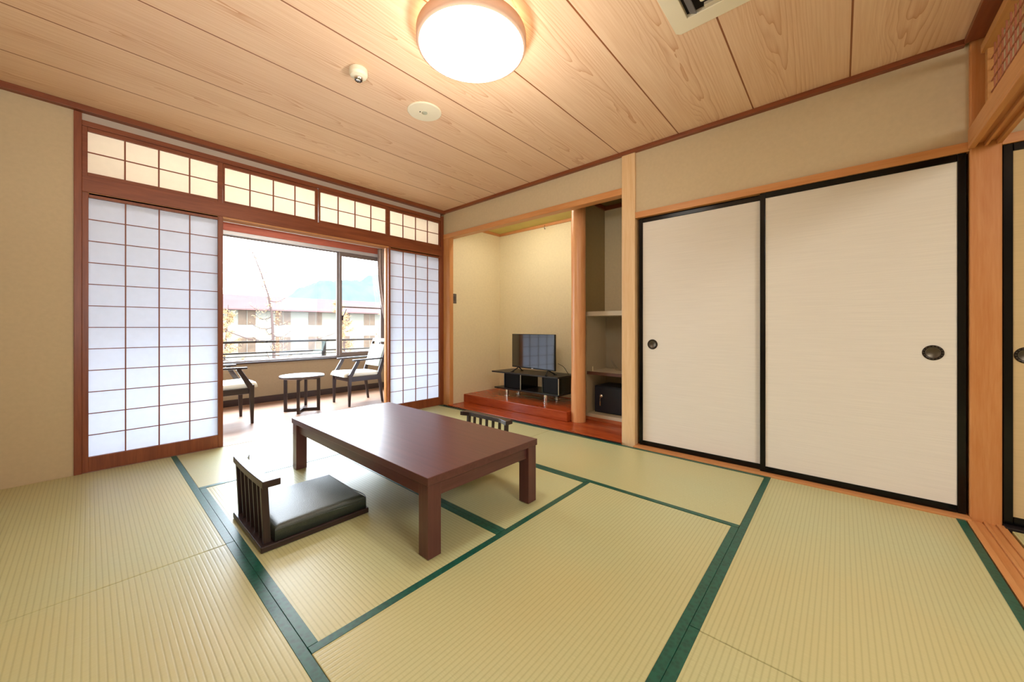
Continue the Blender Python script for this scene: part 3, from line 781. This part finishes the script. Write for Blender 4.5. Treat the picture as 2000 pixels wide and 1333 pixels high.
MB().lathe(-.030, .012, [(.005, -.011), (.005, -.014), (0, -.014)], 12, cap=False).build('indicator', M['dkgrey'], EL)
tag(EL, 'flat round cream emergency light disc in the ceiling', 'emergency light')

AC = empty('air_conditioner', (2.075, .655, HC))
m = MB()
# square panel, corner cut; opening for the slot along its near edge
def panel(z0_, z1_):
    c = .018
    P = [(-.95, 0), (-c, 0), (0, -c), (0, -.95), (-.95, -.95)]
    V = [(a, b, z0_) for a, b in P]+[(a, b, z1_) for a, b in P]
    return V, [(0,1,2,3,4), (9,8,7,6,5)]+[(i, 5+i, 5+(i+1) % 5, (i+1) % 5) for i in range(5)]
rim_w = .078
P = [(-.95, 0), (-.020, 0), (0, -.020), (0, -.95), (-.088, -.95), (-.088, -rim_w), (-.95, -rim_w)]
m.raw([(a, b, -.022) for a, b in P]+[(a, b, 0) for a, b in P], [tuple(range(7)), tuple(range(13, 6, -1))]+[(i, 7+i, 7+(i+1) % 7, (i+1) % 7) for i in range(7)])
fr = m.build('panel_frame', M['white'], AC, .003, 2)
MB().box(-.95, -.14, -.95, -.150, -.022, -.002).build('centre_grille', M['white'], AC, .01)
MB().box(-.95, -.0925, -.95, -.0785, -.004, -.0005).build('slot_shadow', M['dkgrey'], AC)
MB().bar((-.80, -.108, -.016), (-.095, -.108, -.016), .034, .005, up=(0, 1, .5)).build('louver', M['grey'], AC, .001)
MB().box(-.115, -.093, -.95, -.16, -.020, -.003).build('side_strip', M['offwhite'], AC, .002)
tag(AC, 'cream cassette air conditioner corner at the top edge of the ceiling', 'air conditioner')

# ------------------------------------------------------------------ outdoors
rl = empty('balcony_railing', (0, 6.9, -.3))
def rb(name, x0, x1, z0, z1, d=.05): MB().box(x0, x1, -d/2, d/2, z0+.3, z1+.3).build(name, M['rail'], rl, .003)
rb('handrail', -2., 6.5, .802, .835, .07); rb('rail', -2., 6.5, .634, .657); rb('rail', -2., 6.5, .588, .600); rb('rail', -2., 6.5, .525, .538)
for x in (-1.5, .45, 2.73, 5.0): rb('post', x, x+.06, -.3, .802, .048)
tag(rl, 'brown metal balcony railing outside the veranda window', 'railing')
struct(box('floor_balcony', -2, 6.5, WY+.12, 7.05, -.36, -.30, M['facade']), 'balcony slab outside the window', 'balcony')
struct(box('ceiling_balcony', -2, 6.5, WY+.12, WY+.45, 2.62, 2.75, M['facade']), 'soffit over the balcony', 'balcony')
struct(box('ground', -120, 200, 9, 240, -7.6, -7.5, M['ground']), 'pale ground outdoors', 'ground')

BY = 40.
bd = empty('neighbouring_building', (18, BY, -7.5))
def bb(name, x0, x1, y0, y1, z0, z1, mat, par=None, bevel=0.): return MB().box(x0-18, x1-18, y0-BY, y1-BY, z0+7.5, z1+7.5).build(name, mat, par or bd, bevel)
bb('wall', -20, 52, BY, BY+10, -7.5, 2.85, M['facade'])
rf = MB(); V = []
for x in (-21, 53):
    V += [(x-18, -1.0, 10.12), (x-18, -1.0, 10.24), (x-18, 5, 11.85), (x-18, 11, 10.24), (x-18, 11, 10.12)]
rf.raw(V, [(0,1,2,3,4), (9,8,7,6,5), (0,5,6,1), (1,6,7,2), (2,7,8,3), (3,8,9,4), (4,9,5,0)])
rf.build('roof', M['roof'], bd)
for row, (z0_, z1_) in enumerate(((1.33, 2.62), (-1.15, .17), (-3.7, -2.4))):
    for k in range(12):
        x = 2.9+k*2.9-(2.9 if k > 30 else 0)
        wf = bb('window', x, x+1.3, BY-.03, BY, z0_, z1_, M['bwin'])
        bb('mullion', x+.63, x+.67, BY-.06, BY-.03, z0_, z1_, M['facade'], wf)
tag(bd, 'long pale building with faded red roof across from the window', 'building')

def hill():
    m = MB(); V = []; N = 150; R = 12
    ridge = [(-60, -6), (20, -6), (44, 3), (60, 15.5), (68, 22), (78, 24), (93, 25.5), (105, 31), (125, 40), (160, 44), (230, 30)]
    for i in range(N+1):
        x = -60+290*i/N
        for (xa_, za), (xb_, zb) in zip(ridge, ridge[1:]):
            if xa_ <= x <= xb_: top = za+(zb-za)*(x-xa_)/(xb_-xa_)
        top += .7*math.sin(x/1.9)+.5*math.sin(x*1.3)
        for j in range(R+1):
            t = j/R; V.append((x+(random.random()-.5), 130+t*60, -7.5+(top+7.5)*math.sin(t*PI/2)**.8+(random.random()-.5)*1.2*t))
    F = [(i*(R+1)+j, (i+1)*(R+1)+j, (i+1)*(R+1)+j+1, i*(R+1)+j+1) for i in range(N) for j in range(R)]
    m.raw(V, F, True); return m
struct(hill().build('hills', M['hill']), 'hazy blue wooded hills in the distance', 'hill')

def larch(loc, h, lean, label, seed, foliage=.5, spread=2.2, top_bend=.8, r0=.14, reach=()):
    rnd = random.Random(seed)
    r = empty('larch_tree', loc)
    pts = []; N = 18
    for i in range(N+1):
        t = i/N; pts.append(Vector((lean*t - top_bend*8.2*max(0, t-.78)**1.5 + .06*math.sin(t*9+seed), .05*math.sin(t*7), h*t)))
    MB().tube(pts, [r0*(1-.93*i/N) for i in range(N+1)], 8).build('trunk', M['trunk'], r)
    br = MB(); lf = MB()
    def needle(p):
        s_ = .02+.035*rnd.random(); d = Vector((rnd.uniform(-1, 1), rnd.uniform(-1, 1), rnd.uniform(-1, 1))).normalized()*s_
        e = Vector((rnd.uniform(-1, 1), rnd.uniform(-1, 1), rnd.uniform(-1, 1))).normalized()*s_*.4
        lf.raw([p-d, p+e, p+d, p-e], [(0, 1, 2, 3)])
    for k in range(64):
        t = .22+.76*k/64; ip = t*N; i = min(N-1, int(ip)); p = pts[i].lerp(pts[i+1], ip-i)
        a = rnd.uniform(0, 2*PI); ln = spread*(1.05-t)*(rnd.uniform(.6, 1.15))
        d = Vector((math.cos(a), math.sin(a)*.8, rnd.uniform(-.12, .15)))
        q = [p + d*(ln*s_) + Vector((0, 0, -.25*ln*math.sin(s_*PI)*.6+.22*ln*s_*s_)) for s_ in (0, .25, .5, .75, 1.)]
        br.tube(q, [.034*(1.1-t)+.008, .022*(1.1-t)+.005, .014*(1.1-t)+.004, .009, .004], 5)
        for _ in range(7):
            s_ = rnd.uniform(.25, 1); p2 = q[0].lerp(q[-1], s_); i2 = min(3, int(s_*4)); p2 = q[i2].lerp(q[i2+1], s_*4-i2)
            e = p2+Vector((rnd.uniform(-.4, .4), rnd.uniform(-.4, .4), rnd.uniform(-.35, .1)))*ln*.4
            br.tube([p2, p2.lerp(e, .5)+Vector((0, 0, -.03)), e], [.006, .004, .0025], 4)
            for _ in range(int(22*foliage)): needle(p2.lerp(e, rnd.random())+Vector((rnd.gauss(0, .06), rnd.gauss(0, .06), rnd.gauss(0, .05))))
        for _ in range(int(36*foliage)): s_ = rnd.uniform(.15, 1); i2 = min(3, int(s_*4)); needle(q[i2].lerp(q[i2+1], s_*4-i2)+Vector((rnd.gauss(0, .05), rnd.gauss(0, .05), rnd.gauss(0, .05))))
    for P_ in reach: br.tube(smooth_path(P_), [.035-.027*k/((len(P_)-1)*6) for k in range((len(P_)-1)*6+1)], 6)
    br.build('branches', M['trunk'], r)
    if foliage > 0: lf.build('needles', M['needles'], r)
    tag(r, label, 'tree', 'larch trees outside the window')
    return r
larch((4.40, 15.5, -7.5), 11.7, .0, 'tall bare larch tree with bent top in front of the pale building', 3, .16, 2.4,   .9, .13, [[(0, 0, 8.05), (-.6, 0, 8.12), (-1.1, 0, 8.32), (-1.7, 0, 8.62)], [(0, 0, 8.05), (.8, 0, 8.05), (1.6, 0, 8.12), (2.3, 0, 8.35)]])
larch((4.14, 22, -7.5), 9.65, .2, 'orange larch tree left of the bare one, seen through the window', 5, 1.2, 2.8, .0)
larch((8.6, 19, -7.5), 10.2, -.1, 'orange larch tree right of the bare one before the building', 8, 1.0, 2.6, .2)
larch((13.6, 24, -7.5), 10.4, .1, 'thin larch tree seen through the right window sash', 11, .35, 2.8, .1)

# ------------------------------------------------------------------ lighting
w = bpy.data.worlds.new('World'); sc.world = w; w.use_nodes = True
nt = w.node_tree; nt.nodes.clear()
wo = nt.nodes.new('ShaderNodeOutputWorld'); bg = nt.nodes.new('ShaderNodeBackground')
tc = nt.nodes.new('ShaderNodeTexCoord'); sx = nt.nodes.new('ShaderNodeSeparateXYZ'); rp = nt.nodes.new('ShaderNodeValToRGB')
nt.links.new(tc.outputs['Generated'], sx.inputs[0]); nt.links.new(sx.outputs[2], rp.inputs[0])
rp.color_ramp.elements[0].position = 0.; rp.color_ramp.elements[0].color = (.84, .92, 1, 1)
rp.color_ramp.elements[1].position = .7; rp.color_ramp.elements[1].color = (.72, .84, 1, 1)
nt.links.new(rp.outputs[0], bg.inputs[0]); bg.inputs[1].default_value = 22.0
nt.links.new(bg.outputs[0], wo.inputs[0])

def light(name, kind, loc, rot, energy, color, size=None, sy=None, label=''):
    l = bpy.data.lights.new(name, kind); l.energy = energy; l.color = color
    o = bpy.data.objects.new(name, l); C.objects.link(o); o.location = loc; o.rotation_euler = rot
    if kind == 'AREA':
        l.size = size
        if sy: l.shape = 'RECTANGLE'; l.size_y = sy
    return o
# sky portal over the veranda window
p = light('window_portal', 'AREA', (1.6, WY+.20, 1.43), (math.radians(-90), 0, 0), 0., (1, 1, 1), 3.9, 1.9)
p.data.cycles.is_portal = True
fl = light('ceiling_fill', 'AREA', (-.3, .1, 1.2), Vector((.9, 2.5, 1.4)).to_track_quat('-Z', 'Y').to_euler(), 17.5, (.96, .97, 1), .5); fl.data.spread = math.radians(115)  # unseen fill added behind the camera to brighten the ceiling
vt = light('transom_fill', 'AREA', (1.55, 4.75, 2.40), (math.radians(-90), 0, 0), 26., (1, .95, .90), 3.0, .12)  # unseen fill added to brighten the transom paper from behind
sk = light('window_fill', 'AREA', (1.3, 8.7, 4.7), Vector((.1, -4.6, -4.6)).to_track_quat('-Z', 'Y').to_euler(), 2600., (.78, .90, 1), 5.0, 1.6)  # unseen lamp added outside to brighten the mats and veranda floor
s = light('sun', 'SUN', (0, 0, 12), (math.radians(52), 0, math.radians(-14)), 4., (1, .95, .86)); s.data.angle = .02
# room lamps: ceiling fixture light, veranda fixture, alcove strip, added next-room fill
cl = light('ceiling_lamp', 'POINT', (1.335, 1.46, 2.0), (0, 0, 0), 29., (1, .95, .90)); cl.data.shadow_soft_size = .09
vl = light('veranda_lamp', 'AREA', (1.6, 5.0, 2.54), (0, 0, 0), 30., (1, .95, .88), 1.6, .5)
al = light('alcove_lamp', 'AREA', (3.36, 2.95, 2.46), (0, math.radians(-25), 0), 10.5, (1, .93, .80), .08, .9)
nl = light('foreground_fill', 'AREA', (.6, -2.0, 2.45), (math.radians(28), 0, 0), 92., (1, .95, .88), 1.0)  # unseen fill added behind the camera for the foreground and sliding doors
for l_ in (cl, vl, al, nl): l_.data.use_shadow = True

# ------------------------------------------------------------------ camera
cam = bpy.data.cameras.new('camera'); co = bpy.data.objects.new('camera', cam); C.objects.link(co)
co.location = (0, 0, 1.0385); co.rotation_euler = (PI/2, 0, .7228-PI/2)
cam.sensor_width = 36.; cam.lens = 36.*727.8/2000.; cam.shift_y = -25.5/2000.; cam.clip_start = .02; cam.clip_end = 600
sc.camera = co
sc.view_settings.view_transform = 'Standard'; sc.view_settings.look = 'None'; sc.view_settings.exposure = 0.; sc.view_settings.gamma = 1.
sc.cycles.max_bounces = 12; sc.cycles.diffuse_bounces = 6; sc.cycles.use_denoising = True
sc.cycles.sample_clamp_indirect = 30.
